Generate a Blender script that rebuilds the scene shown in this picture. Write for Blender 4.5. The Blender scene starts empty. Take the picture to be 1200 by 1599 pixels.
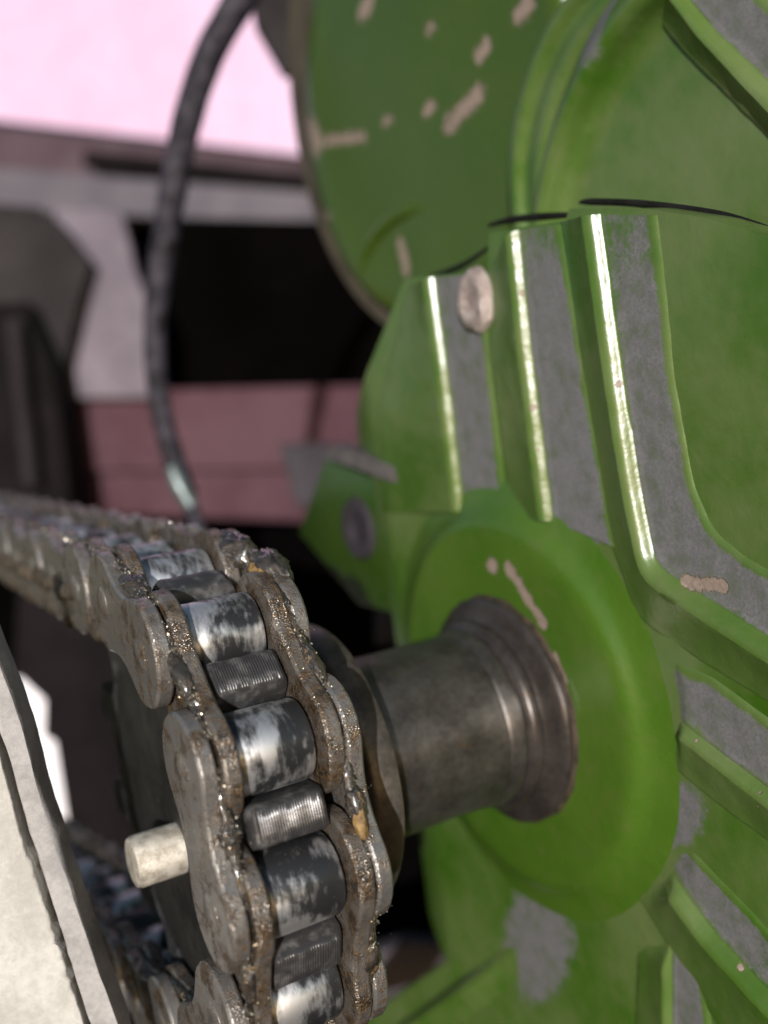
import bpy, bmesh, math, random
from mathutils import Vector, Matrix, noise
random.seed(7)
C = bpy.context.scene.collection
S = bpy.context.scene
PI = math.pi
MM = 0.001                                   # everything below is written in millimetres

# ------------------------------------------------------------------ camera
FPX, W, H = 1600.0, 1200.0, 1599.0
CAM = Vector((-50.788, -168.091, 54.227))
R_ = Vector((0.86384, -0.48297, -0.14326))   # right
D_ = Vector((-0.15441, 0.01686, -0.98786))   # down
F_ = Vector((0.47952, 0.87548, -0.06001))    # forward
cam = bpy.data.cameras.new('camera'); co = bpy.data.objects.new('camera', cam); C.objects.link(co)
U_ = -D_; B_ = -F_
co.matrix_world = Matrix(((R_.x, U_.x, B_.x, CAM.x*MM), (R_.y, U_.y, B_.y, CAM.y*MM), (R_.z, U_.z, B_.z, CAM.z*MM), (0, 0, 0, 1)))
cam.sensor_width = 36.0; cam.lens = 36.0*FPX/H
cam.clip_start = 0.005; cam.clip_end = 50
cam.dof.use_dof = True; cam.dof.focus_distance = 0.150; cam.dof.aperture_fstop = 10.0
S.camera = co

# ------------------------------------------------------------------ light
SUN_AZ, SUN_EL = math.radians(33), math.radians(10)
to_sun = Vector((-math.sin(SUN_AZ)*math.cos(SUN_EL), -math.cos(SUN_AZ)*math.cos(SUN_EL), math.sin(SUN_EL)))
wd = bpy.data.worlds.new('World'); S.world = wd; wd.use_nodes = True
wn = wd.node_tree.nodes; bg = wn['Background']
sky = wn.new('ShaderNodeTexSky'); sky.sky_type = 'NISHITA'; sky.sun_disc = False
sky.sun_elevation = SUN_EL; sky.sun_rotation = PI + SUN_AZ
wd.node_tree.links.new(sky.outputs[0], bg.inputs[0]); bg.inputs[1].default_value = 0.1
sl = bpy.data.lights.new('sun', 'SUN'); sl.energy = 4.5; sl.angle = math.radians(0.6); sl.color = (1, 0.99, 0.985)
so = bpy.data.objects.new('sun', sl); C.objects.link(so)
so.rotation_euler = to_sun.to_track_quat('Z', 'Y').to_euler()
S.view_settings.view_transform = 'Standard'; S.view_settings.look = 'None'
S.view_settings.exposure = 0.15; S.view_settings.gamma = 1

# ------------------------------------------------------------------ helpers
def ray(u, v): return R_*((u-W/2)/FPX) + D_*((v-H/2)/FPX) + F_
def on_x(u, v, x):
    d = ray(u, v); return CAM + d*((x-CAM.x)/d.x)
def at(u, v, depth): return CAM + ray(u, v)*depth

class MB:
    def __init__(s): s.v = []; s.f = []; s.a = []; s.uv = []
    def vert(s, p, a=0.0, uv=(0, 0)):
        s.v.append(Vector(p)); s.a.append(a); s.uv.append(uv); return len(s.v)-1
    def face(s, *i): s.f.append(tuple(i))
    def strip(s, A, B, close=True):
        n = len(A)
        for i in range(n if close else n-1):
            j = (i+1) % n; s.f.append((A[i], A[j], B[j], B[i]))
    def rings(s, rings, cap0=True, cap1=True, close=True):
        ids = [[s.vert(p) for p in r] for r in rings]
        for a, b in zip(ids, ids[1:]): s.strip(a, b, close)
        if cap0: s.f.append(tuple(reversed(ids[0])))
        if cap1: s.f.append(tuple(ids[-1]))
        return ids
    def grid(s, rows, attr=None, uv=None):
        ids = [[s.vert(p, attr[i][j] if attr else 0.0, uv[i][j] if uv else (0, 0)) for j, p in enumerate(r)] for i, r in enumerate(rows)]
        for a, b in zip(ids, ids[1:]): s.strip(a, b, False)
        return ids
    def lathe(s, prof, n=64, cap0=True, cap1=True, jitter=None):
        rr = []
        for x, r in prof:
            row = []
            for k in range(n):
                t = 2*PI*k/n; q = r
                if jitter: q += jitter(x, t)
                row.append((x, -q*math.cos(t), q*math.sin(t)))
            rr.append(row)
        return s.rings(rr, cap0, cap1)
    def disp(s, fn):
        s.v = [fn(p) for p in s.v]
    def build(s, name, mat, parent=None, smooth=True, sharp=38, origin=None):
        me = bpy.data.meshes.new(name)
        o0 = Vector(origin) if origin is not None else Vector((0, 0, 0))
        me.from_pydata([tuple((p-o0)*MM) for p in s.v], [], s.f); me.update()
        bm = bmesh.new(); bm.from_mesh(me); bmesh.ops.recalc_face_normals(bm, faces=bm.faces); bm.to_mesh(me); bm.free()
        at_ = me.attributes.new('wear', 'FLOAT', 'POINT'); at_.data.foreach_set('value', s.a)
        if any(u != (0, 0) for u in s.uv):
            ul = me.uv_layers.new(name='UVMap')
            for l in me.loops: ul.data[l.index].uv = s.uv[l.vertex_index]
        if smooth:
            me.polygons.foreach_set('use_smooth', [True]*len(me.polygons))
            me.set_sharp_from_angle(angle=math.radians(sharp))
        me.materials.append(mat)
        o = bpy.data.objects.new(name, me); C.objects.link(o); o.location = o0*MM
        if parent is not None: o.parent = parent
        return o

def tag(o, label=None, cat=None, group=None, kind=None):
    if label: o['label'] = label
    if cat: o['category'] = cat
    if group: o['group'] = group
    if kind: o['kind'] = kind
    return o
def empty(name, loc, label, cat, group=None):
    o = bpy.data.objects.new(name, None); C.objects.link(o); o.location = Vector(loc)*MM; o.empty_display_size = .01
    return tag(o, label, cat, group)
def into(o, parent):
    """parent o (built in world millimetres) to an Empty that may stand anywhere"""
    o.parent = parent; o.matrix_parent_inverse = Matrix.Translation(-parent.location); return o

# ------------------------------------------------------------------ materials
class NT:
    def __init__(s, name):
        s.m = bpy.data.materials.new(name); s.m.use_nodes = True; s.t = s.m.node_tree
        s.b = s.t.nodes['Principled BSDF']
        tc = s.t.nodes.new('ShaderNodeTexCoord'); oi = s.t.nodes.new('ShaderNodeObjectInfo')
        mul = s.t.nodes.new('ShaderNodeVectorMath'); mul.operation = 'SCALE'; mul.inputs['Scale'].default_value = 1000
        s.lk(tc.outputs['Object'], mul.inputs[0]); s.mm = mul.outputs[0]
        r = s.math('MULTIPLY', oi.outputs['Random'], 97.0)
        ad = s.t.nodes.new('ShaderNodeVectorMath'); ad.operation = 'ADD'; s.lk(s.mm, ad.inputs[0])
        cb = s.t.nodes.new('ShaderNodeCombineXYZ'); s.lk(r, cb.inputs[0]); s.lk(r, cb.inputs[1]); s.lk(r, cb.inputs[2]); s.lk(cb.outputs[0], ad.inputs[1])
        s.co = ad.outputs[0]
    def lk(s, a, b): s.t.links.new(a, b)
    def put(s, v, sock):
        if hasattr(v, 'is_linked'): s.lk(v, sock)
        else: sock.default_value = v
    def math(s, op, a, b=0.0, clamp=False):
        n = s.t.nodes.new('ShaderNodeMath'); n.operation = op; n.use_clamp = clamp
        s.put(a, n.inputs[0]); s.put(b, n.inputs[1]); return n.outputs[0]
    def noise(s, scale, detail=4, rough=.55, vec=None, dist=0, stretch=None):
        n = s.t.nodes.new('ShaderNodeTexNoise'); n.inputs['Scale'].default_value = scale; n.inputs['Detail'].default_value = detail
        n.inputs['Roughness'].default_value = rough; n.inputs['Distortion'].default_value = dist
        v = vec or s.co
        if stretch:
            m = s.t.nodes.new('ShaderNodeMapping'); m.inputs['Scale'].default_value = stretch; s.lk(v, m.inputs[0]); v = m.outputs[0]
        s.lk(v, n.inputs['Vector']); return n.outputs[0]
    def voro(s, scale, vec=None):
        n = s.t.nodes.new('ShaderNodeTexVoronoi'); n.inputs['Scale'].default_value = scale; s.lk(vec or s.co, n.inputs['Vector']); return n
    def ramp(s, f, lo, hi):
        n = s.t.nodes.new('ShaderNodeMapRange'); n.inputs[1].default_value = lo; n.inputs[2].default_value = hi; n.clamp = True
        n.interpolation_type = 'SMOOTHSTEP'; s.put(f, n.inputs[0]); return n.outputs[0]
    def mix(s, f, a, b):
        n = s.t.nodes.new('ShaderNodeMix'); n.data_type = 'RGBA'; s.put(f, n.inputs[0])
        for v, k in ((a, 6), (b, 7)):
            if isinstance(v, tuple): v = (*v, 1.0) if len(v) == 3 else v
            s.put(v, n.inputs[k])
        return n.outputs[2]
    def mixf(s, f, a, b):
        n = s.t.nodes.new('ShaderNodeMix'); s.put(f, n.inputs[0]); s.put(a, n.inputs[2]); s.put(b, n.inputs[3]); return n.outputs[0]
    def attr(s, name):
        n = s.t.nodes.new('ShaderNodeAttribute'); n.attribute_name = name; return n.outputs['Fac']
    def bump(s, h, dist, strength=1.0, prev=None):
        n = s.t.nodes.new('ShaderNodeBump'); s.put(strength, n.inputs['Strength']); n.inputs['Distance'].default_value = dist*MM
        s.lk(h, n.inputs['Height'])
        if prev: s.lk(prev, n.inputs['Normal'])
        return n.outputs[0]
    def set(s, **k):
        for key, v in k.items():
            sock = s.b.inputs[key.replace('_', ' ')]
            if isinstance(v, tuple) and len(v) == 3: v = (*v, 1.0)
            s.put(v, sock)
        return s.m

def seg_group():
    g = bpy.data.node_groups.new('chip_distance', 'ShaderNodeTree')
    for n, t in (('P', 'NodeSocketVector'), ('A', 'NodeSocketVector'), ('B', 'NodeSocketVector'), ('R', 'NodeSocketFloat')):
        g.interface.new_socket(n, in_out='INPUT', socket_type=t)
    g.interface.new_socket('D', in_out='OUTPUT', socket_type='NodeSocketFloat')
    gi = g.nodes.new('NodeGroupInput'); go = g.nodes.new('NodeGroupOutput')
    def vm(op, a, b=None):
        n = g.nodes.new('ShaderNodeVectorMath'); n.operation = op; g.links.new(a, n.inputs[0])
        if b is not None: g.links.new(b, n.inputs[1])
        return n
    pa = vm('SUBTRACT', gi.outputs[0], gi.outputs[1]).outputs[0]; ba = vm('SUBTRACT', gi.outputs[2], gi.outputs[1]).outputs[0]
    d1 = vm('DOT_PRODUCT', pa, ba).outputs['Value']; d2 = vm('DOT_PRODUCT', ba, ba).outputs['Value']
    dv = g.nodes.new('ShaderNodeMath'); dv.operation = 'DIVIDE'; dv.use_clamp = True; g.links.new(d1, dv.inputs[0]); g.links.new(d2, dv.inputs[1])
    sc = g.nodes.new('ShaderNodeVectorMath'); sc.operation = 'SCALE'; g.links.new(ba, sc.inputs[0]); g.links.new(dv.outputs[0], sc.inputs['Scale'])
    ln = vm('LENGTH', vm('SUBTRACT', pa, sc.outputs[0]).outputs[0]).outputs['Value']
    dd = g.nodes.new('ShaderNodeMath'); dd.operation = 'DIVIDE'; g.links.new(ln, dd.inputs[0]); g.links.new(gi.outputs[3], dd.inputs[1])
    g.links.new(dd.outputs[0], go.inputs[0]); return g
SEG = seg_group()

def green_paint(name, chips=(), tone=1.0, light_haze=0.0, warm=1.0):
    n = NT(name)
    big = n.noise(.035, 3); mid = n.noise(.25, 5); fine = n.noise(2.2, 4, .7); grain = n.noise(7, 2)
    col = n.mix(n.ramp(big, .25, .78), tuple(tone*c for c in (.034, .092, .006)), tuple(tone*c for c in (.058, .116, .013)))
    col = n.mix(n.math('MULTIPLY', n.ramp(mid, .45, .9), .6), col, tuple(tone*c for c in (.082, .105, .028)))
    if light_haze:
        df = n.math('MULTIPLY', n.ramp(n.math('ADD', big, n.math('MULTIPLY', mid, .25)), .35, .95), light_haze)
        col = n.mix(df, col, (.135, .165, .078))  # pale mix paints in stronger near light and grazing haze
    if warm != 1.0: col = n.mix(.6, col, (.034*tone*warm, .09*tone, .003))
    w = n.math('ADD', n.attr('wear'), n.math('ADD', n.math('MULTIPLY', n.math('SUBTRACT', mid, .5), .8), n.math('MULTIPLY', n.math('SUBTRACT', n.noise(1.1, 5, .7), .5), .7)))
    wf = n.ramp(w, .4, .78)
    gray = n.mix(n.ramp(fine, .3, .7), (.1, .1, .107), (.15, .149, .157))
    spk = n.ramp(grain, .66, .74)
    gray = n.mix(n.ramp(n.noise(.3, 4, .6), .4, .75), gray, (.085, .1, .075))
    gray = n.mix(n.math('MULTIPLY', spk, .35), gray, (.5, .5, .48))
    col = n.mix(wf, col, gray)
    rough = n.mixf(wf, n.mixf(mid, .24, .34), .58)
    d = None
    for (A, B, r) in chips:
        g = n.t.nodes.new('ShaderNodeGroup'); g.node_tree = SEG
        n.lk(n.mm, g.inputs[0]); g.inputs[1].default_value = A; g.inputs[2].default_value = B; g.inputs[3].default_value = r
        d = g.outputs[0] if d is None else n.math('MINIMUM', d, g.outputs[0])
    if d is not None:
        d2 = n.math('ADD', d, n.math('MULTIPLY', n.math('SUBTRACT', n.noise(.45, 5, .7), .5), 2.4))
        cf = n.math('SUBTRACT', 1.0, n.ramp(d2, .82, 1.0))
        rim = n.math('SUBTRACT', 1.0, n.ramp(d2, 1.0, 1.35))
        col = n.mix(n.math('MULTIPLY', rim, .35), col, (.12, .11, .05))
        col = n.mix(cf, col, n.mix(n.noise(1.2, 5, .7), (.09, .06, .045), (.36, .29, .245)))
        rough = n.mixf(cf, rough, .7)
    h = n.bump(n.noise(.4, 3), .3, .42)
    h = n.bump(fine, .06, n.mixf(wf, .28, .7), h)
    if d is not None: h = n.bump(n.math('SUBTRACT', 1.0, cf), .35, .8, h)
    return n.set(Base_Color=col, Roughness=rough, Normal=h, Coat_Weight=n.mixf(wf, .18, 0.0), Coat_Roughness=.18)

def steel_greasy(name, brown=.5, base=(.36, .345, .325)):
    n = NT(name)
    m = n.noise(.28, 6, .62); g2 = n.noise(1.1, 5, .6)
    gm = n.ramp(n.math('ADD', m, n.math('MULTIPLY', g2, .35)), .66-.24*brown, 1.0-.24*brown)
    streak = n.noise(1.0, 4, .6, stretch=(.9, .12, 3.5))
    met = n.mix(n.ramp(streak, .35, .7), tuple(.72*c for c in base), base)
    grease = n.mix(n.ramp(g2, .35, .7), (.02, .016, .012), (.11, .072, .04))
    col = n.mix(gm, met, grease)
    h = n.bump(n.noise(6, 3, .7), .03, .6)
    h = n.bump(n.voro(3.4).outputs['Distance'], .22, n.math('MULTIPLY', gm, .85), h)
    h = n.bump(g2, .1, .4, h)
    return n.set(Base_Color=col, Metallic=n.mixf(gm, .75, .1), Roughness=n.mixf(gm, n.mixf(g2, .34, .5), .2), Normal=h, Coat_Weight=n.mixf(g2, .15, .8), Coat_Roughness=.12, Coat_Normal=h)

def mat_grease():
    n = NT('gritty_grease')
    m = n.noise(.6, 5, .6); f = n.noise(3.2, 4, .7)
    col = n.mix(n.ramp(m, .35, .65), (.012, .011, .010), (.05, .037, .026))
    col = n.mix(n.ramp(n.noise(.33, 3), .64, .74), col, (.24, .15, .07))
    v = n.voro(3.6).outputs['Distance']
    h = n.bump(f, .25, .8); h = n.bump(v, .22, .7, h)
    return n.set(Base_Color=col, Roughness=n.mixf(f, .05, .2), Normal=h, Metallic=.12, Specular_IOR_Level=.9, Coat_Weight=.6, Coat_Roughness=.06)

def mat_roller():
    n = NT('roller_steel')
    st = n.noise(.13, 4, .5, dist=.7); f = n.noise(.6, 5, .6, stretch=(2.0, .6, .6)); fine = n.noise(5, 3, .7); brush = n.noise(2.2, 3, .6, stretch=(2.5, .15, .15))
    k = n.ramp(n.math('ADD', st, n.math('MULTIPLY', f, .4)), .62, .84)
    col = n.mix(k, (.062, .063, .067), (.74, .745, .76))  # bright smears also paint in the rollers' white highlights
    dot = n.ramp(n.noise(2.6, 2), .71, .75)
    col = n.mix(n.math('MULTIPLY', dot, .7), col, (.5, .48, .44))
    h = n.bump(brush, .02, .5); h = n.bump(f, .05, .4, h); h = n.bump(fine, .03, .5, h)
    return n.set(Base_Color=col, Metallic=n.mixf(k, .72, .9), Roughness=n.mixf(k, .33, .42), Normal=h)

def mat_tooth():
    n = NT('tooth_steel')
    a = n.noise(.45, 4, .55); b = n.noise(4, 3)
    col = n.mix(n.ramp(a, .45, .75), (.055, .054, .056), (.18, .175, .172))
    h = n.bump(b, .04, .5)
    return n.set(Base_Color=col, Metallic=.5, Roughness=n.mixf(a, .28, .42), Normal=h)

def mat_shaft(name, lo, hi, metal=.8, r0=.38, r1=.6):
    n = NT(name)
    a = n.noise(.11, 5, .62); b = n.noise(.9, 5, .7); c = n.noise(4.5, 3)
    f = n.math('ADD', n.math('MULTIPLY', a, .75), n.math('MULTIPLY', b, .4))
    col = n.mix(n.ramp(f, .36, .84), lo, hi)
    col = n.mix(n.ramp(n.noise(.3, 4, .7), .6, .72), col, tuple(x*y for x, y in zip(hi, (.75, .58, .42))))
    dot = n.ramp(c, .68, .74); col = n.mix(n.math('MULTIPLY', dot, .5), col, (.4, .38, .34))
    turn = n.noise(2.6, 3, .6, stretch=(1.6, .06, .06)); h = n.bump(turn, .05, .6); h = n.bump(b, .06, .5, h); h = n.bump(c, .04, .6, h)
    return n.set(Base_Color=col, Metallic=metal, Roughness=n.mixf(b, r0, r1), Normal=h)

def plain(name, a, b, scale=.05, rough=.6, bumpd=.2, metal=0.0, stretch=None, spec=.4):
    n = NT(name)
    x = n.noise(scale, 5, .6, stretch=stretch); y = n.noise(scale*9, 4, .65)
    col = n.mix(n.ramp(n.math('ADD', x, n.math('MULTIPLY', n.math('SUBTRACT', y, .5), .5)), .3, .7), a, b)
    h = n.bump(y, bumpd, .6)
    return n.set(Base_Color=col, Roughness=n.mixf(y, rough*.8, min(1, rough*1.2)), Normal=h, Metallic=metal, Specular_IOR_Level=spec)

M = {}
M['plate_out'] = steel_greasy('outer_plate_steel', .6, (.31, .3, .29))
M['plate_in'] = steel_greasy('inner_plate_steel', .95, (.28, .26, .24))
M['grease'] = mat_grease()
M['roller'] = mat_roller(); M['tooth'] = mat_tooth()
M['sprocket'] = mat_shaft('oily_sprocket_steel', (.02, .02, .02), (.07, .066, .06), .6)
M['shaft'] = mat_shaft('dull_shaft_steel', (.06, .054, .05), (.175, .16, .148), .8, .3, .44)
M['washer'] = mat_shaft('worn_washer_steel', (.05, .043, .037), (.17, .145, .122), .55, .34, .5)
M['pin'] = plain('cream_pin_metal', (.32, .29, .24), (.62, .59, .52), .5, .38, .25, .35)
M['guard'] = plain('cream_guard_paint', (.36, .352, .325), (.5, .49, .465), .09, .8, .35)
M['guard_edge'] = plain('grey_guard_rim', (.24, .235, .235), (.36, .35, .345), .12, .7, .3)
M['cable'] = plain('dusty_black_rubber', (.006, .005, .007), (.045, .04, .052), .22, .55, .3, spec=.15)
M['ferrule'] = plain('pale_ferrule', (.08, .1, .1), (.16, .19, .19), .2, .35, .1, .5)
M['pink'] = plain('pink_wall_paint', (.5, .325, .46), (.55, .41, .56), .004, .7, .05, stretch=(1, 1, .15))
M['mauve'] = plain('mauve_rail_paint', (.05, .032, .041), (.078, .054, .065), .02, .6, spec=.06)
M['pale'] = plain('pale_rail_paint', (.075, .07, .086), (.115, .104, .12), .012, .6, spec=.06)
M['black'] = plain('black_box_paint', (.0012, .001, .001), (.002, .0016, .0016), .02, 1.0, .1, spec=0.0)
M['maroon'] = plain('faded_maroon_paint', (.056, .025, .032), (.084, .045, .054), .012, .7, spec=.06)
M['beige'] = plain('dusty_beige_metal', (.015, .0125, .0135), (.03, .026, .027), .02, .6, spec=.06)
M['lilac'] = plain('lilac_grey_metal', (.115, .098, .118), (.19, .165, .192), .02, .55, spec=.06)
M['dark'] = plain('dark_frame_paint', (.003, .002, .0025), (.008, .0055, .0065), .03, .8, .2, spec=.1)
M['dim'] = plain('dim_grey_metal', (.03, .026, .03), (.055, .048, .054), .03, .6, spec=.06)
M['white'] = plain('white_sheet', (.8, .78, .84), (.85, .83, .86), .01, .7)
M['rust'] = plain('primer_edge', (.045, .036, .024), (.08, .068, .048), .1, .7)
M['bolt'] = plain('wet_bolt_metal', (.3, .24, .22), (.58, .5, .47), .3, .16, .8, .4)
M['greyedge'] = plain('worn_grey_edge', (.055, .048, .048), (.1, .09, .088), .2, .65)

# ------------------------------------------------------------------ sprocket
P = 19.05; N = 12; RP = P/(2*math.sin(PI/N)); A0 = 1.4783
def polar(r, a, x): return Vector((x, -r*math.cos(a), r*math.sin(a)))
spr = empty('sprocket', (-1.7, 0, 0), 'dark oily toothed sprocket inside the curve of the greasy chain', 'sprocket')
b = MB(); b.lathe([(-5.6, 4), (-5.6, 29.2), (-5.1, 30.2), (5.1, 30.2), (5.6, 29.2), (5.6, 15)], 96, True, False)
body = b.build('toothed_disc', M['sprocket'], spr)
b = MB(); b.lathe([(5.4, 21), (16.5, 21), (17.2, 20.2), (17.4, 8)], 64, False, False); b.build('hub', M['sprocket'], spr)
def tooth_mesh(a):
    """one tooth, centred between two rollers; ridged tip from the turning tool"""
    b = MB(); half = PI/N; seat = 6.15
    prof = []
    for t in range(9):                                    # seat arc of the roller -> flank -> tip
        th = math.radians(90*t/8)
        # point on the seat circle round the roller centre at angle -half from the tooth axis
        cx, cy = RP*math.cos(half), -RP*math.sin(half)
        prof.append((cx - seat*math.cos(th)*.98, cy + seat*math.sin(th)))
    tip = 41.15; wt = 2.75
    prof += [(prof[-1][0]+1.6, -wt-.35), (tip-.5, -wt), (tip, -wt+.55)]
    left = prof; right = [(r, -w) for r, w in reversed(prof)]
    out = left + [(tip+.05, -.9), (tip+.07, 0), (tip+.05, .9)] + right
    tx = 5.75; rows = []
    n = 60
    for k in range(n+1):
        x = -tx + 2*tx*k/n; e = 0.0
        c = max(0, abs(x)-(tx-1.3))
        row = []
        for r, w in out:
            rr = r
            if r > tip-.7:
                rr -= .06*(1+math.cos(k*PI)) if True else 0
                rr -= .06*math.sin(x*1.7)
                rr -= c*c*.75
            row.append((x, rr, w))
        rows.append(row)
    rows2 = []
    for row in rows:
        q = []
        for x, r, w in row:
            v = Vector((0, -math.cos(a), math.sin(a)))*r + Vector((0, math.sin(a), math.cos(a)))*w
            q.append((x, v.y, v.z))
        rows2.append(q)
    b.rings(rows2); return b
for k in range(N):
    a = A0 - (k+.5)*2*PI/N
    tooth_mesh(a).build('tooth', M['tooth'], body, sharp=50)
pc = on_x(205, 1348, -15.5)
b = MB(); pr = []
for x, r in [(-5, 4.2), (-12.9, 4.2), (-13.6, 3.9), (-13.8, 3.3), (-13.7, 0.6)]: pr.append((x, r))
rr = [[(x, pc.y - r*math.cos(2*PI*k/40)*(1+.03*noise.noise((x*.4, k*.3, 0))), pc.z + r*math.sin(2*PI*k/40)*(1+.03*noise.noise((x*.4, k*.3, 5)))) for k in range(40)] for x, r in pr]
b.rings(rr, False, True); o = b.build('dowel_pin', M['pin'], spr); o['label'] = 'clean cream coloured stub of a pin'

# ------------------------------------------------------------------ washer and shaft
b = MB()
def wj(x, t): return .18*noise.noise((math.cos(t)*3, math.sin(t)*3, x*.3))
b.lathe([(17.6, 10), (17.6, 22.0), (17.9, 23.4), (18.5, 24.5), (19.3, 25.1), (22.7, 25.3), (23.5, 25.0), (23.8, 24.2), (23.8, 9)], 120, False, False, wj)
o = b.build('spacer_washer', M['washer']); tag(o, 'thick worn steel washer between the chain sprocket and the grey shaft collar', 'washer')
sh = empty('drive_shaft', (24, 0, 0), 'dull grey steel shaft collar flaring to a lip at the round green boss', 'shaft')
b = MB(); b.lathe([(23.5, 14.2), (25.0, 14.2), (25.1, 16.2), (25.6, 16.8), (27, 17.0), (36, 16.75), (44, 16.7), (49.6, 16.9), (50.6, 17.1), (51, 16.9), (51.4, 17.15), (54.2, 17.3), (54.6, 17.0)], 120, False, False, wj)
into(b.build('collar', M['shaft']), sh)
b = MB(); b.lathe([(54.5, 17.2), (55.2, 18.3), (55.8, 18.7), (56.8, 18.7), (57.3, 18.3), (57.8, 18.3), (58.6, 19.2), (59.1, 20.9), (59.5, 21.9), (60.1, 22.4), (60.7, 22.4), (61.2, 22.0), (62.5, 21.3)], 120, False, False, wj)
into(b.build('flange_lip', mat_shaft('dark_flange_steel', (.035, .03, .028), (.1, .086, .08), .6, .24, .38)), sh)
b = MB(); b.lathe([(60.9, 20), (60.9, 21.6), (61.1, 22.3), (61.4, 22.8), (62.2, 23.1)], 120, False, False, lambda x, t: .7*noise.noise((math.cos(t)*5, math.sin(t)*5, 2)))
into(b.build('dirt_ring', plain('packed_brown_dirt', (.018, .012, .008), (.06, .042, .028), .4, .7, .3)), sh)

# ------------------------------------------------------------------ chain
ch = empty('roller_chain', (-1.7, 0, 0), 'greasy brown steel roller chain wrapped round the sprocket', 'chain')
def plate_outline(r, waist, n=14):
    h = P/2; pts = []
    def endc(sx):
        q = []
        for k in range(n+1):
            t = math.radians(-118 + 236*k/n); q.append((sx*(h + r*math.cos(t)), r*math.sin(t)*sx))
        return q
    R = endc(1); L = endc(-1)
    def neck(a, b2):
        q = []
        for k in range(1, 8):
            t = k/8; s = a[0]+(b2[0]-a[0])*t
            w = waist+(abs(a[1])-waist)*((2*t-1)**2)
            q.append((s, math.copysign(w, a[1])))
        return q
    return R + neck(R[-1], L[0]) + L + neck(L[-1], R[0])
def plate(name, x0, x1, r, waist, mat):
    b = MB(); ol = plate_outline(r, waist, 18); c = .4
    rings = []
    q_ = 1 if x1 > x0 else -1
    for x, ins in ((x0, c), (x0+.3*q_, .06), (x0+.42*q_, 0), (x1-.42*q_, 0), (x1-.3*q_, .06), (x1, c)):
        row = []
        for i, (s, w) in enumerate(ol):
            p0 = Vector(ol[i-1]); p1 = Vector(ol[(i+1) % len(ol)]); t = (p1-p0).normalized(); nrm = Vector((t.y, -t.x))
            q = Vector((s, w)) - nrm*ins
            row.append((x, q.x, q.y))
        rings.append(row)
    b.rings(rings); return b.build(name, mat, ch, sharp=24)
def cyl(name, x0, x1, r, mat, parent, n=40, c=.5, hollow=None):
    b = MB(); pr = [(x0, r-c), (x0+.3*c, r-.3*c), (x0+c, r), ((x0+x1)/2, r+.03), (x1-c, r), (x1-.3*c, r-.3*c), (x1, r-c)]
    b.lathe(pr, n); return b.build(name, mat, parent)
proto = {
    'roller': cyl('roller', -5.7, 5.7, 5.95, M['roller'], ch, 56, .7),
    'inner_plate_a': plate('inner_plate', -6.25, -8.75, 8.7, 7.3, M['plate_in']),
    'inner_plate_b': plate('inner_plate', 6.25, 8.75, 8.7, 7.3, M['plate_in']),
    'outer_plate_a': plate('outer_plate', -9.35, -11.85, 8.1, 5.9, M['plate_out']),
    'outer_plate_b': plate('outer_plate', 9.35, 11.85, 8.1, 5.9, M['plate_out']),
    'pin': cyl('pin', -12.15, 12.15, 2.95, M['plate_out'], ch, 24, .8),
}
used = set()
def put(key, m):
    o = proto[key]
    if key in used:
        o = o.copy(); C.objects.link(o); o.parent = ch
    used.add(key); o.matrix_local = m; return o
# joint positions: top strand from far to near, round the sprocket, bottom strand from near to far
J = []
up_s, lo_s = .062, -.15
nt, nb = 13, 13
p0 = polar(RP, A0, 0); p6 = polar(RP, A0-6*2*PI/N, 0)
for k in range(nt, 0, -1): J.append((-k, p0 + Vector((0, math.cos(up_s), math.sin(up_s)))*P*k))
for k in range(0, 7): J.append((k, polar(RP, A0-k*2*PI/N, 0)))
for k in range(1, nb): J.append((6+k, p6 + Vector((0, math.cos(lo_s), math.sin(lo_s)))*P*k))
links = []
for idx, ((k, a), (k2, b2)) in enumerate(zip(J, J[1:])):
    d = (b2-a).normalized(); mid = (a+b2)/2
    ly = d; lx = Vector((1, 0, 0)); lz = lx.cross(ly)
    m = Matrix(((lx.x, ly.x, lz.x, mid.x*MM), (lx.y, ly.y, lz.y, mid.y*MM), (lx.z, ly.z, lz.z, mid.z*MM), (0, 0, 0, 1)))
    outer = (k % 2 == 0)
    links.append((k, outer, m, d, mid))
    for s in 'ab': put(('outer_plate_' if outer else 'inner_plate_')+s, m)
for k, a in J:
    jr = Matrix.Translation(a*MM) @ Matrix.Rotation(random.uniform(0, 6.28), 4, 'X')
    o = put('roller', jr); put('pin', jr)

def blob(name, pts, rad, seed, amp=.5, mat='grease', parent=ch, n=14, squash=1.0):
    """lumpy strand of grease along pts (mm)"""
    b = MB(); rows = []
    m = len(pts)
    for i, p in enumerate(pts):
        p = Vector(p); t = (Vector(pts[min(i+1, m-1)])-Vector(pts[max(i-1, 0)])).normalized()
        u = Vector((1, 0, 0)); u = (u - t*u.dot(t)).normalized(); v = t.cross(u)
        f = math.sin(PI*(i+.35)/(m-.3))**.4 if 0 < i < m-1 else .25
        row = []
        for k in range(n):
            a = 2*PI*k/n; dr = u*math.cos(a)+v*math.sin(a)*squash; q = p + dr*rad*f
            nz = noise.noise(q*.5+Vector((seed, 0, 0)))*.6 + noise.noise(q*1.4+Vector((seed, 3, 0)))*.45 + noise.noise(q*3.1+Vector((seed, 3, 6)))*.35
            row.append(q + dr*nz*amp*f)
        rows.append(row)
    b.rings(rows); return b.build(name, M[mat], parent, sharp=180)
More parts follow.
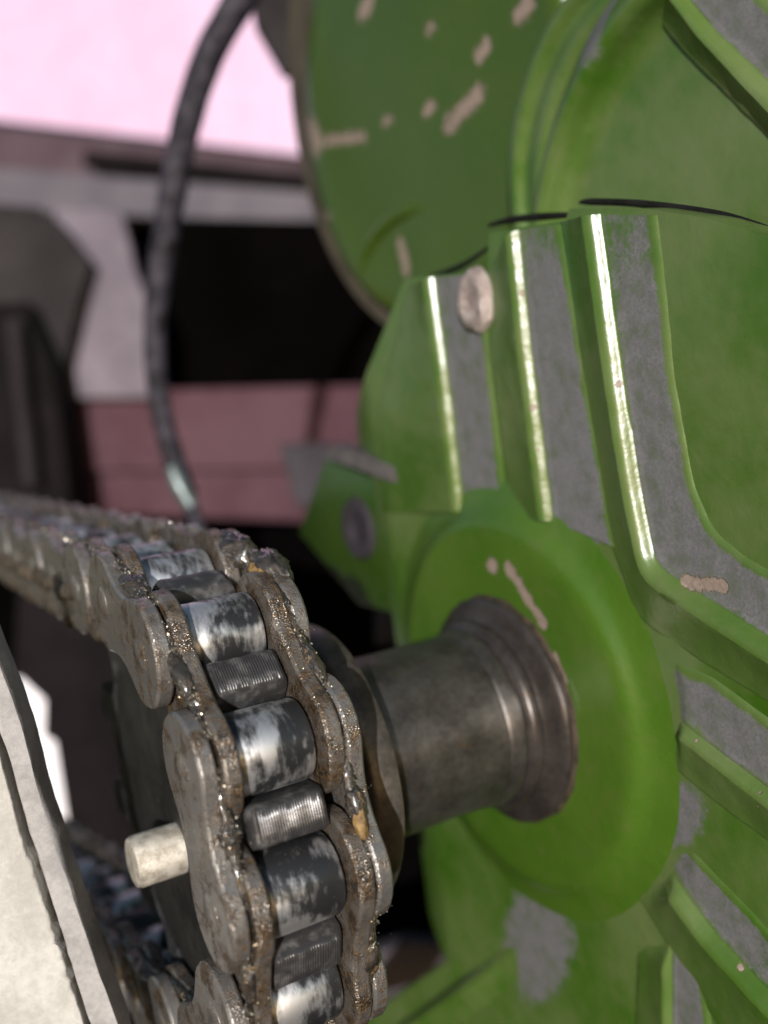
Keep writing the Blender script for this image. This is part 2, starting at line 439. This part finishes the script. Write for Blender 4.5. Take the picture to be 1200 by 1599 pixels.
for (k, outer, m, d, mid) in links:
    if k < -4 or k > 8: continue
    rad_dir = Vector((1, 0, 0)).cross(d)                  # outward
    if rad_dir.dot(mid) < 0: rad_dir = -rad_dir
    for sx in (-1, 1):
        for edge in ((1,) if k < 0 else (1, -1) if k > 3 else (1,)):
            pts = []
            for i in range(45):
                s = -.5+i/44; hgt = (6.35+.75*(2*abs(s))**2 + .5*noise.noise((s*5, k*3.1, sx)))*edge
                pts.append(mid + d*(s*P) + rad_dir*hgt + Vector((sx*(9.05+.25*noise.noise((s*7, k, 4))), 0, 0)))
            blob('grease_strand', pts, .85, k*7.7+sx, .6, n=16, squash=.75)
# thick clots of grease, placed along the chain (kf counts joints down from the top of the sprocket)
def clot(kf, r, x, size, seed, sq=(1, 1, 1), mat='grease'):
    c = polar(r, A0-kf*2*PI/N, x); tang = Vector((0, -math.sin(A0-kf*2*PI/N), -math.cos(A0-kf*2*PI/N))); rd = polar(1, A0-kf*2*PI/N, 0)
    b = MB(); rows = []
    for i in range(1, 22):
        th = PI*i/22; row = []
        for k in range(36):
            a = 2*PI*k/36; dr = Vector((math.cos(th)*sq[0], 0, 0))+tang*(math.sin(th)*math.cos(a)*sq[1])+rd*(math.sin(th)*math.sin(a)*sq[2])
            q = dr*size; nz = noise.noise(q*.5+Vector((seed, 1, 2)))*.5+noise.noise(q*1.3+Vector((seed, 5, 1)))*.35+noise.noise(q*3+Vector((seed, 5, 1)))*.2
            row.append(c + q*(1+nz*.5))
        rows.append(row)
    b.rings(rows); return b.build('grease_clot', M[mat], ch, sharp=180)
clot(.25, 42.5, 9.6, 3.6, 3, (.75, 1.5, .8)); clot(.75, 43.2, 10.6, 3.8, 9, (.7, 1.3, .75)); clot(1.05, 42.6, 9.0, 2.6, 10, (.8, 1.3, .8)); clot(-.4, 42.5, 9.4, 3.0, 14, (.9, 1.5, .8)); clot(-1.1, 43, 9.2, 2.6, 16, (.9, 1.6, .7))
clot(2.55, 42.4, 9.2, 2.0, 21, (.7, 1.6, .6)); clot(1.6, 42.6, 9.3, 1.9, 31, (.7, 1.8, .6)); clot(3.6, 42.4, 9.2, 1.8, 33, (.8, 1.7, .6))
clot(2.5, 41.6, -9.2, 1.9, 41, (.7, 1.9, .6)); clot(1.45, 42.4, -9.2, 1.9, 44, (.7, 1.9, .6)); clot(.5, 42, -9.2, 2.1, 47, (.9, 1.9, .6)); clot(3.4, 42, -9.1, 1.8, 49, (.7, 1.8, .6))
M['caked'] = plain('caked_brown_grease', (.03, .023, .016), (.1, .078, .055), .5, .45, .5)
M['gold'] = plain('golden_dried_grease', (.1, .06, .022), (.34, .22, .09), .6, .3, .3)
clot(.82, 43.0, 8.6, 2.7, 61, (.6, 1.7, .6), 'gold'); clot(2.62, 42.9, 9.0, 1.5, 66, (.6, 2.2, .6), 'gold'); clot(-.35, 43.4, 8.8, 1.8, 68, (.8, 1.4, .6), 'gold')
for q in range(-10, -1):
    pts = [p0 + Vector((0, math.cos(up_s), math.sin(up_s)))*(P*(-q-1)+P*i/20) + Vector((-11.0+.5*noise.noise((i*.3, q, 12)), 0, -1.0+2.2*noise.noise((i*.25, q, 18)))) for i in range(21)]
    blob('grease_strand', pts, 2.0, q*5.1+3, 1.5, n=16, mat='caked')
for q in range(-10, 0):
    pts = [p0 + Vector((0, math.cos(up_s), math.sin(up_s)))*(P*(-q-1)+P*i/20) + Vector((-10.2+.5*noise.noise((i*.3, q, 2)), 0, -6.4+1.0*noise.noise((i*.35, q, 8)))) for i in range(21)]
    blob('grease_strand', pts, 1.9, q*3.3, 1.3, n=16, mat='caked')
# sand and metal grit stuck in the grease
M['grit'] = NT('glinting_grit').set(Base_Color=(.6, .56, .48), Metallic=.8, Roughness=.22)
b = MB(); rg = random.Random(4)
def grain(p, r):
    ax = Vector((rg.gauss(0, 1), rg.gauss(0, 1), rg.gauss(0, 1))).normalized(); u = ax.orthogonal().normalized(); v = ax.cross(u)
    i0 = len(b.v); rr = [r*rg.uniform(.6, 1.2) for _ in range(6)]
    for q, k in ((ax, 0), (u, 1), (v, 2), (-u, 3), (-v, 4), (-ax, 5)): b.vert(p+q*rr[k])
    for a, c in ((1, 2), (2, 3), (3, 4), (4, 1)): b.face(i0, i0+a, i0+c); b.face(i0+5, i0+c, i0+a)
for (k, outer, m, d, mid) in links:
    if k < -3 or k > 6: continue
    rd = Vector((1, 0, 0)).cross(d)
    if rd.dot(mid) < 0: rd = -rd
    for i in range(420 if 0 <= k < 6 else 260):
        sx = rg.choice((-1, 1)); t = rg.uniform(-.5, .5)
        x = sx*(9.1+max(-1.2, min(1.2, rg.gauss(0, .6)))); h = 6.6+.7*(2*abs(t))**2 + max(-.5, min(.75, rg.gauss(.3, .3)))
        grain(mid+d*(t*P)+rd*h+Vector((x, 0, 0)), (.05+.26*rg.random()**2.2)*(1.0 if noise.noise(mid+d*(t*P*2)+Vector((sx*5, 0, 0))) > -.15 else .5))
    for i in range(60):
        sx = rg.choice((-1, 1)); t = rg.uniform(-.5, .5); grain(mid+d*(t*P)+rd*(7.45+max(-.6, min(.4, rg.gauss(0, .4))))+Vector((sx*rg.uniform(6.4, 11.8), 0, 0)), rg.uniform(.05, .14))
g = b.build('grit', M['grit'], ch, smooth=False); g['kind'] = 'stuff'

# ------------------------------------------------------------------ green gearbox housing
gb = empty('gearbox_housing', (70, 30, 0), 'green painted cast gearbox housing with raised ribs and a round boss on the shaft', 'gearbox')
def seg(u0, v0, u1, v1, r, x): return (tuple(on_x(u0, v0, x)), tuple(on_x(u1, v1, x)), r)
X0 = 65.2
def interp(tab, u):
    for (a, va), (b2, vb) in zip(tab, tab[1:]):
        if a <= u <= b2: return va+(vb-va)*(u-a)/max(1e-6, b2-a)
    return tab[0][1] if u < tab[0][0] else tab[-1][1]
topT = [(521, 690), (578, 568), (632, 436), (700, 428), (762, 424), (764, 364), (820, 354), (884, 344), (890, 326), (1000, 325), (1100, 340), (1200, 370), (1290, 400)]
botT = [(521, 696), (600, 900), (630, 1150), (640, 1290), (650, 1430), (692, 1500), (700, 1660), (1290, 1700)]
def base_x(p):
    y = p.y; t = max(0.0, y-42); return X0 + .009*t*t + .1*t
PATCH = [(1050, 1272, 70, 75), (842, 1470, 72, 130), (905, 842, 45, 16)]
cols = [521+i*10 for i in range(12)]+[636] + [650+i*10 for i in range(11)] + [762, 764] + [770+i*10 for i in range(11)] + [884, 890] + [900+i*13 for i in range(31)]
rowsF, attF = [], []
for u in cols:
    t, bt = interp(topT, u), interp(botT, u); r = []
    for k in range(61):
        p = on_x(u, t+(bt-t)*k/60, X0)
        q = Vector((base_x(p)+.25*noise.noise(p*.05), p.y, p.z))
        r.append(q)
    rowsF.append(r)
    attF.append([max([0.0]+[1.1-((u-a)/c)**2-((t+(bt-t)*k/60-b3)/d)**2 for a, b3, c, d in PATCH]) for k in range(61)])
b = MB()
ids = b.grid(rowsF, attF)
back = [[b.vert(Vector((p.x+9, p.y, p.z))) for p in r] for r in rowsF]
for a, c in zip(back, back[1:]): b.strip(a, c, False)
edge = [r[0] for r in ids] + ids[-1][1:] + [r[-1] for r in reversed(ids[:-1])] + list(reversed(ids[0][1:-1]))
edgeb = [r[0] for r in back] + back[-1][1:] + [r[-1] for r in reversed(back[:-1])] + list(reversed(back[0][1:-1]))
b.strip(edge, edgeb)
rc = random.Random(11); MINI = [seg(1072, 909, 1128, 914, 1.15, X0-.4)]
for T in ([(668, 450), (686, 570), (713, 790)], [(797, 370), (818, 560), (850, 800)], [(922, 340), (955, 580), (984, 770), (1006, 880)], [(1046, 1128), (1115, 1182), (1195, 1240)], [(1035, 1372), (1105, 1470), (1190, 1560)]):
    for q in range(4):
        k = rc.randrange(len(T)-1); t = rc.random(); u = T[k][0]+(T[k+1][0]-T[k][0])*t+rc.uniform(-6, 45); v = T[k][1]+(T[k+1][1]-T[k][1])*t
        MINI.append(seg(u, v, u+rc.uniform(-4, 4), v+rc.uniform(2, 16), rc.uniform(.3, .6), X0-1.2))
GREEN = green_paint('green_machine_paint', MINI, light_haze=.55)
cover = into(b.build('cover_plate', GREEN, sharp=50), gb)

def rib(Lf, Cr, Fe, hx, name='rib', xb=X0, steps=56, mat=None, wear_fn=None, parent=None, rad=2.2, flat=3.0, wv=1.0, fade=0.0):
    """cast step: a slow rise from the foot line Lf to the crest line Cr, a rounded drop, then a bare floor out to Fe"""
    def path(T, x):
        pts = [on_x(u, v, x) for u, v in T]
        ln = [0]
        for a, c in zip(pts, pts[1:]): ln.append(ln[-1]+(c-a).length)
        out = []
        for i in range(steps+1):
            q = ln[-1]*i/steps
            for j in range(len(pts)-1):
                if q <= ln[j+1]+1e-6: out.append(pts[j].lerp(pts[j+1], (q-ln[j])/max(1e-6, ln[j+1]-ln[j]))); break
        for _ in range(3): out = [out[0]]+[(out[i-1]+out[i]*2+out[i+1])/4 for i in range(1, steps)]+[out[-1]]
        return out
    L, K, E_ = path(Lf, xb), path(Cr, xb-hx), path(Fe, xb); rows, att = [], []
    b = MB()
    for i in range(steps+1):
        l, k, e = L[i], K[i], E_[i]
        k = Vector((xb, k.y, k.z)); row, a = [], []
        wl, wf = (k-l).length, (e-k).length; n1, n2 = (k-l)/max(.01, wl), (e-k)/max(.01, wf)
        hm = 1.0 if not fade else min(1.0, i/steps/fade); hm = hm*hm*(3-2*hm)
        def add(p, h, wr=0.0):
            h = h*hm if h > 0 else h
            yy = base_x(p)-X0 if xb == X0 else 0
            row.append(Vector((xb-h+yy+.13*noise.noise(p*.3), p.y, p.z))); a.append(wr)
        fl = min(flat, wl*.45); r = min(rad, hx*.85, wf*.3)
        add(l-n1*1.2, -.7); add(l-n1*.5, .12)
        for t in range(0, 8):
            f = t/7; add(l+n1*(wl-r)*f, .2+(hx-.2)*(.72*f+.28*f*f))
        for t in (0, 18, 36, 54, 72):
            th = math.radians(t); add(k-n1*r*(1-math.sin(th)), hx-r*(1-math.cos(th)))
        d = .15*hx
        add(k+n2*(d*.3+.05), hx*.28); add(k+n2*(d*.75+.1), hx*.15+.1, .25); add(k+n2*(d+.35), .55, .7*wv)
        w0 = d+.8; wz = wv*(wear_fn(i/steps) if wear_fn else 1)
        for t in range(0, 8): add(k+n2*(w0+(wf-w0)*t/8), .4, wz*min(1, .75+.2*t))
        add(e-n2*.2, .4, .55*wz); add(e+n2*.4, .3, .2*wz); add(e+n2*1.0, .1); add(e+n2*1.8, -.7)
        rows.append(row); att.append(a)
    ids = b.grid(rows, att)
    for idr in (ids[0], ids[-1]):
        low = [b.vert(Vector((b.v[j].x+hx+1.2, b.v[j].y, b.v[j].z))) for j in idr]
        b.strip(idr, low, False)
    return into(b.build(name, mat or GREEN, sharp=60), parent or gb)
rib([(642, 446), (592, 640), (600, 800)], [(667, 434), (686, 570), (713, 800)], [(750, 428), (762, 570), (786, 790)], 2.2, wear_fn=lambda t: .95)
rib([(762, 426), (772, 570), (800, 800)], [(797, 360), (818, 560), (851, 815)], [(872, 352), (906, 560), (958, 852)], 2.2, wear_fn=lambda t: min(1, .5+2.5*t))
rib([(880, 346), (908, 560), (955, 840), (1000, 965), (1100, 1030), (1230, 1108)], [(922, 335), (955, 580), (984, 770), (1008, 890), (1100, 950), (1230, 1032)], [(1018, 336), (1046, 590), (1080, 770), (1112, 840), (1170, 885), (1230, 915)], 2.6, wear_fn=lambda t: min(1, .6+1.4*t), flat=4)
rib([(1050, 1192), (1115, 1245), (1230, 1330)], [(1046, 1128), (1115, 1182), (1230, 1270)], [(1050, 1040), (1115, 1068), (1230, 1155)], 2.0, fade=.12, wv=.85)
rib([(1000, 1400), (1062, 1500), (1150, 1640)], [(1031, 1368), (1105, 1470), (1230, 1605)], [(1070, 1325), (1150, 1405), (1230, 1495)], 2.6, fade=.15, wv=.8)
rib([(1000, 1470), (995, 1660)], [(1040, 1468), (1042, 1660)], [(1088, 1490), (1112, 1660)], 1.6, fade=.25)
rib([(830, 1520), (640, 1660)], [(800, 1470), (575, 1640)], [(780, 1448), (560, 1600)], 3.0, name='lower_flange', wv=0.0, fade=.35, xb=X0+.2)

# round boss with the shaft hole
chips = [seg(768, 882, 772, 884, 1.5, 61.65), seg(795, 888, 828, 940, 1.35, 61.65), seg(828, 940, 850, 974, 1.1, 61.65), seg(868, 1022, 882, 1062, .9, 61.65)]
BOSS = green_paint('green_boss_paint', chips)
b = MB(); bc = (61.6, 0.2, 1.2); rr = []
prof = [(61.7, 12), (61.6, 23), (61.6, 30), (61.65, 33.5), (61.75, 35.0), (62.0, 36.2), (62.4, 37.1), (62.9, 37.8), (63.4, 38.5), (63.9, 39.4), (64.3, 40.5), (64.7, 42.0), (65.4, 45.0)]
for x, r in prof:
    rr.append([Vector((x+.12*noise.noise((r*.1, math.cos(2*PI*k/128)*3, math.sin(2*PI*k/128)*3)), bc[1]-r*math.cos(2*PI*k/128), bc[2]+r*math.sin(2*PI*k/128))) for k in range(128)])
b.rings(rr, False, False); into(b.build('boss', BOSS, sharp=70), gb)

def prism(pix, depth_fn, thick, chamf=.6, dirv=None):
    """outline (pixels put on a real surface by depth_fn) extruded along dirv"""
    pts = [depth_fn(u, v) for u, v in pix]; n = len(pts); dirv = dirv or F_
    cen = sum(pts, Vector())/n; b = MB(); rings = []
    for off, ins in ((0, chamf), (chamf*.3, chamf*.3), (chamf, 0), (thick-chamf, 0), (thick, chamf)):
        row = []
        for i, p in enumerate(pts):
            a = (pts[i-1]-p).normalized(); c = (pts[(i+1) % n]-p).normalized(); bis = (a+c)
            k = bis.length; inw = (cen-p).normalized() if k < .25 else bis.normalized()*(1 if bis.dot(cen-p) > 0 else -1)
            row.append(p + inw*ins*1.3 + dirv*off)
        rings.append(row)
    b.rings(rings); return b
# angled tab with a bolt hole at the left of the boss
b = prism([(507, 716), (668, 782), (690, 830), (690, 950), (640, 965), (560, 945), (528, 905), (466, 832)], lambda u, v: on_x(u, v, 66.5), 6, .8, Vector((1, 0, 0)))
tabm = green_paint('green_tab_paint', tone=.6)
tab = into(b.build('mounting_tab', tabm, sharp=30), gb)
c = on_x(557, 826, 65.7); b = MB(); rows = []
for x, r in ((.9, 8.2), (.2, 7.8), (-.4, 7.4), (-.6, 6.4), (-.4, 3.0), (.1, 2.4)): rows.append([(c.x+x, c.y-r*math.cos(PI*k/16), c.z+r*math.sin(PI*k/16)) for k in range(32)])
b.rings(rows); q = b.build('bolt_end', M['dim']); q.parent = tab; q.matrix_parent_inverse = Matrix()
b = prism([(500, 712), (520, 694), (672, 745), (668, 778)], lambda u, v: on_x(u, v, 64.6), 5, .8, Vector((1, 0, 0)))
into(b.build('tab_edge', M['greyedge'], sharp=30), gb)
# wet bolt head on the first rib
c = on_x(732, 470, 62.8); b = MB(); rows = []
for x, r in ((2.4, 5.4), (1.4, 5.3), (.7, 4.9), (.3, 4.2), (.1, 3.4), (.35, 2.6), (.8, 1.6), (.85, .4)):
    rows.append([(c.x+x, c.y-r*math.cos(2*PI*k/30)*(1+.03*math.sin(6*2*PI*k/30)+.12*noise.noise((math.cos(2*PI*k/30)*1.5, math.sin(2*PI*k/30)*1.5, x*.5))), c.z+1.15*r*math.sin(2*PI*k/30)*(1+.1*noise.noise((k*.5, x, 9)))) for k in range(30)])
b.rings(rows); into(b.build('bolt_head', M['bolt'], sharp=80), gb)

# ------------------------------------------------------------------ green drum above
dr = empty('drum_housing', (95, 40, 140), 'large round green housing with chipped paint above the ribbed gearbox', 'housing')
XD = 99
chips = [seg(494, 205, 500, 226, 4.2, XD), seg(505, 222, 575, 213, 2.3, XD), seg(608, 192, 618, 186, 2.2, XD), seg(676, 176, 682, 168, 2.4, XD),
         seg(708, 196, 755, 148, 2.7, XD), seg(755, 88, 765, 72, 2.3, XD), seg(678, 48, 684, 42, 2.2, XD), seg(572, 20, 584, 6, 2.8, XD), seg(512, 335, 518, 340, 1.8, XD),
         seg(632, 380, 640, 420, 2.4, XD), seg(815, 22, 828, 6, 2.6, XD)]
DRUM = green_paint('shaded_green_drum_paint', chips, tone=.78, warm=1.6)  # tone darkens the green, painting in the weaker light up here
def circ(x, cy, cz, r, n=128): return [Vector((x, cy-r*math.cos(2*PI*k/n), cz+r*math.sin(2*PI*k/n))) for k in range(n)]
b = MB()
b.rings([circ(112, 50, 158, 79), circ(101, 50, 158.5, 80), circ(100.2, 50.2, 158.4, 79.6), circ(99.6, 55, 149, 63.5), circ(98.9, 57, 147, 60.4)], False, False)
into(b.build('drum_rim', M['rust'], sharp=50), dr)
b = MB(); ff = [circ(99.6, 57, 147, 60.8), circ(98.4, 57, 147, 60.3), circ(97.7, 57, 147, 59.0)]
for r in (54, 46, 38, 28, 18, 8, 1): ff.append([p+Vector((.7*noise.noise(p*.03)-.012*(60-r), 0, 0)) for p in circ(98, 57, 147, r)])
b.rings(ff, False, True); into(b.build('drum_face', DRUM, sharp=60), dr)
# bead round the drum face, the sunk broad panel and its rolled edge
STEP = green_paint('green_step_paint', light_haze=.6)
b = MB()
b.rings([circ(100, -15, 103, 40.6), circ(96, -19, 101.6, 39.6), circ(94, -21, 101, 39), circ(93, -22.2, 100.6, 38.5), circ(92.7, -23, 100.2, 38.0), circ(93.1, -23.2, 100.1, 37.2), circ(94.0, -23.3, 100, 36.6), circ(94.6, -23.6, 99.6, 36.0),
         circ(94.0, -24.5, 99.2, 35.2), circ(93.3, -26, 98.4, 34.6), circ(93.4, -26.6, 98, 33.7), circ(94.2, -27, 97.6, 33.0), circ(95.5, -27.5, 97.4, 32.6)], False, False)
into(b.build('bead_ring', STEP, sharp=70), dr)
b = MB(); pr = []
for x, dr_ in ((98, 16), (94.6, 11), (90.5, 6.0), (88.0, 3.2), (87.0, 1.6), (86.7, .7), (86.8, -.1), (87.3, -1.0), (88.2, -1.7), (89.8, -2.3), (91.4, -3.2), (92.2, -4.8), (92.4, -8), (92.4, -14), (92.3, -22), (92.2, -32)):
    pr.append([p+Vector((.3*noise.noise(p*.05), 0, 0)) for p in circ(x, -45.8, 76.7, 50.3+dr_, 160)])
ids = b.rings(pr, False, True)
wc = on_x(925, 40, 90)
b.a = [max(0.0, 1.0-((p-wc).length/11)**2)*1.1 for p in b.v]
into(b.build('broad_panel', STEP, sharp=70), dr)
# low curved ridge, added for a soft arc highlight near the drum's foot
def rod(pix, x, rad, n=14):
    pts = [on_x(u, v, x) for u, v in pix]; rows = []; m = len(pts); fine = []
    for i in range(m-1):
        p0_, p1, p2, p3 = pts[max(0, i-1)], pts[i], pts[i+1], pts[min(m-1, i+2)]
        for k in range(10):
            t = k/10; fine.append((.5*((2*p1)+(p2-p0_)*t+(2*p0_-5*p1+4*p2-p3)*t*t+(3*p1-p0_-3*p2+p3)*t**3), rad[i]+(rad[i+1]-rad[i])*t))
    fine.append((pts[-1], rad[-1]))
    for i, (q, r) in enumerate(fine):
        t = (fine[min(i+1, len(fine)-1)][0]-fine[max(i-1, 0)][0]).normalized(); u = Vector((1, 0, 0)); v = t.cross(u).normalized()
        rows.append([q+(u*math.cos(2*PI*k/n)+v*math.sin(2*PI*k/n))*r for k in range(n)])
    b = MB(); b.rings(rows); return b
into(rod([(566, 436), (578, 392), (606, 352), (640, 330), (684, 318)], 99.0, [.9, 2.2, 2.6, 2.4, .9]).build('arc_ridge', DRUM), dr)
rib([(965, -50), (1072, 80), (1235, 240)], [(1022, -50), (1102, 50), (1245, 188)], [(1125, -60), (1185, 5), (1265, 80)], 2.6, xb=92.0, parent=dr, mat=STEP, wv=1.1)

M['gap_shade_rod'] = plain('black_gap_shade', (.004, .004, .004), (.01, .01, .009), .2, .8, .1, spec=.15)  # black rods added to darken the shaded gap along the cover plate's top
into(rod([(764, 352), (800, 343), (850, 338), (888, 336)], 72, [.3, .7, .7, .5]).build('gap_shade_rod', M['gap_shade_rod']), gb)
into(rod([(905, 316), (925, 315), (1000, 318), (1100, 331), (1160, 346), (1250, 379)], 72, [.2, .6, .6, .6, .65, .7]).build('gap_shade_rod', M['gap_shade_rod']), gb)
into(rod([(675, 430), (700, 424), (730, 410), (766, 385)], 75, [.3, .7, .6, .3]).build('gap_shade_rod', M['gap_shade_rod']), gb)

# ------------------------------------------------------------------ cream guard, lower left
gd = empty('guard_panel', at(40, 1450, 118), 'pale cream guard panel with a cracked grey rim at the lower left', 'guard')
def gp(u, v): return at(u, v, 156 + .012*(v-1300) + .012*(u-60))
outl = [(-160, 1100), (-30, 1075), (0, 1180), (30, 1300), (62, 1390), (88, 1470), (112, 1540), (150, 1660), (-160, 1700)]
def jag(pts, n=6, amp=2.2, seed=0):
    out = []
    for i, (a, b2) in enumerate(zip(pts, pts[1:]+pts[:1])):
        for k in range(n):
            t = k/n; out.append((a[0]+(b2[0]-a[0])*t+amp*noise.noise((i*3.1+t*4, seed, 0)), a[1]+(b2[1]-a[1])*t+amp*noise.noise((i*2.7+t*4, seed, 7))))
    return out
b = prism(jag(outl, 8, 5), gp, 7, .35)
into(b.build('cream_face', M['guard'], sharp=40), gd)
outr = [(-110, 880), (-70, 880), (-6, 1030), (28, 1120), (52, 1215), (84, 1310), (112, 1400), (140, 1485), (185, 1610), (200, 1670), (162, 1672), (121, 1547), (98, 1473), (72, 1393), (40, 1301), (10, 1181), (-30, 1071)]
b = prism(jag(outr, 5, 2.5, 4), lambda u, v: gp(u, v)+F_*.8, 6, .9)
into(b.build('grey_rim', M['guard_edge'], sharp=40), gd)

# ------------------------------------------------------------------ hanging cable
cb = empty('cable', at(250, 400, 330), 'dusty black cable hanging beside the green drum', 'cable')
cp = [(412, -60, 330), (378, -5, 330), (330, 80, 330), (295, 180, 330), (272, 290, 331), (254, 400, 332), (243, 500, 333), (245, 590, 334), (258, 670, 335), (278, 735, 336), (292, 775, 337)]
cw = [50, 50, 48, 46, 44, 40, 36, 34, 34, 36, 36]
def tube(path, rad, n=20, sub=10, wob=0.0):
    pts = [at(*p) for p in path]; rows = []; m = len(pts)
    fine = []
    for i in range(m-1):
        for k in range(sub):
            t = k/sub; p0, p1, p2, p3 = pts[max(0, i-1)], pts[i], pts[i+1], pts[min(m-1, i+2)]
            q = .5*((2*p1)+(p2-p0)*t+(2*p0-5*p1+4*p2-p3)*t*t+(3*p1-p0-3*p2+p3)*t**3); fine.append((q, rad[i]+(rad[i+1]-rad[i])*t))
    fine.append((pts[-1], rad[-1]))
    for i, (q, r) in enumerate(fine):
        t = (fine[min(i+1, len(fine)-1)][0]-fine[max(i-1, 0)][0]).normalized(); u = R_-t*R_.dot(t); u.normalize(); v = t.cross(u)
        rows.append([q+(u*math.cos(2*PI*k/n)+v*math.sin(2*PI*k/n))*(r*(1+wob*noise.noise((i*.35, k*.5, 1)))) for k in range(n)])
    b = MB(); b.rings(rows); return b
into(tube(cp, [w/2*332/FPX for w in cw], wob=.04).build('sheath', M['cable']), cb)
into(tube([(296, 784, 331), (306, 815, 332), (318, 850, 333), (335, 900, 334)], [2.4, 2.6, 2.6, 2.6], sub=6).build('sheath', M['cable']), cb)
into(tube([(268, 728, 331), (282, 760, 331), (300, 792, 331)], [2.2, 3.2, 2.6], sub=6).build('ferrule', M['ferrule']), cb)

# ------------------------------------------------------------------ blurred background machinery
def block(name, pix, depth, thick, mat, label, cat, slope=(0, 0), jitter=0.0, ch_=2.0):
    df = lambda u, v: at(u, v, depth + slope[0]*(u-W/2) + slope[1]*(v-H/2))
    b = prism(pix, df, thick, ch_); c = sum((df(u, v) for u, v in pix), Vector())/len(pix)
    o = b.build(name, M[mat], origin=c, sharp=30); return tag(o, label, cat)
# corrugated pink wall, far behind
b = MB(); rows = []
for i in range(141):
    u = -260+i*6; r = []
    for k in range(9):
        v = -160 + (188+.115*u+160)*k/8
        wv = .9*max(-.3, math.sin(i*.62))
        r.append(at(u, v, 960-wv))
    rows.append(r)
ids = b.grid(rows); bk = [[b.vert(p+F_*14) for p in (r[0], r[-1])] for r in rows]
for a, c2, f0, f1 in zip(bk, bk[1:], ids, ids[1:]):
    b.face(a[0], c2[0], c2[1], a[1]); b.face(f0[0], f1[0], c2[0], a[0]); b.face(f0[-1], f1[-1], c2[1], a[1])
b.face(*(ids[0]+[bk[0][1], bk[0][0]])); b.face(*(ids[-1]+[bk[-1][1], bk[-1][0]]))
o = b.build('pink_wall', M['pink'], origin=at(200, 100, 960), sharp=30); tag(o, 'sunlit pale pink corrugated wall far behind the hanging cable', 'wall')
block('rail', [(-260, 166), (640, 268), (640, 330), (-260, 255)], 900, 40, 'mauve', 'dull mauve rail running along the foot of the pink wall', 'rail')
block('rail', [(130, 232), (640, 285), (640, 312), (130, 258)], 870, 12, 'dark', 'thin dark strip lying along the mauve rail', 'rail')
block('rail', [(-260, 240), (480, 300), (640, 318), (640, 356), (-260, 318)], 850, 30, 'pale', 'pale grey lilac rail just above the black box', 'rail')
block('black_box', [(250, 338), (900, 352), (900, 604), (250, 610)], 700, 120, 'black', 'black box between the cable and the green drum', 'box')
block('crossbeam', [(60, 612), (900, 592), (900, 726), (60, 738)], 640, 60, 'maroon', 'upper faded maroon crossbeam under the black box', 'beam')
block('crossbeam', [(60, 739), (900, 728), (900, 830), (60, 800)], 646, 60, 'maroon', 'lower faded maroon crossbeam just above the receding chain', 'beam')
block('side_bracket', [(-200, 300), (60, 322), (92, 345), (142, 408), (124, 470), (104, 560), (96, 640), (-200, 640)], 612, 10, 'beige', 'dusty beige metal bracket at the left edge', 'bracket')
block('backing_panel', [(84, 322), (190, 330), (212, 420), (236, 480), (240, 622), (90, 622)], 628, 10, 'lilac', 'lilac grey metal panel behind the beige bracket', 'panel')
block('upright_post', [(-160, 480), (40, 470), (80, 560), (100, 700), (112, 800), (-160, 800)], 590, 40, 'dark', 'dark upright post at the left edge above the chain', 'post')
b = tube([(24, 500, 582), (34, 620, 582), (50, 760, 582)], [5, 5.6, 5], sub=6); o = b.build('pipe', M['beige'], origin=at(34, 620, 582)); tag(o, 'thin dusty pipe running down the dark upright post', 'pipe')
block('angle_plate', [(436, 692), (505, 690), (560, 700), (500, 790), (462, 790)], 430, 6, 'dim', 'small lilac grey angle plate behind the green mounting tab', 'plate')
block('top_bracket', [(385, -30), (470, -30), (480, 120), (440, 112), (398, 40)], 420, 8, 'beige', 'grey beige bracket between the cable and the drum rim', 'bracket')
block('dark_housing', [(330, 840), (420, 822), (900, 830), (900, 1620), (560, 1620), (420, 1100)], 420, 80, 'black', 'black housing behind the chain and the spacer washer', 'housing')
block('foot_plate', [(585, 960), (640, 930), (640, 1010), (585, 1010)], 330, 8, 'dim', 'small grey plate under the green mounting tab', 'plate')
block('base_plate', [(540, 1500), (640, 1470), (760, 1490), (760, 1700), (500, 1700)], 340, 10, 'dim', 'blurred grey plate under the lower green flange', 'plate')
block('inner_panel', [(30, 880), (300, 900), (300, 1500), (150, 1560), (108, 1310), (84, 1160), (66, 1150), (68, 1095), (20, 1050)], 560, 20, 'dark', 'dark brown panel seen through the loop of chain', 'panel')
block('white_sheet', [(-60, 1060), (180, 1060), (180, 1330), (-60, 1330)], 700, 4, 'white', 'bright white sheet glimpsed between guard and chain', 'sheet')
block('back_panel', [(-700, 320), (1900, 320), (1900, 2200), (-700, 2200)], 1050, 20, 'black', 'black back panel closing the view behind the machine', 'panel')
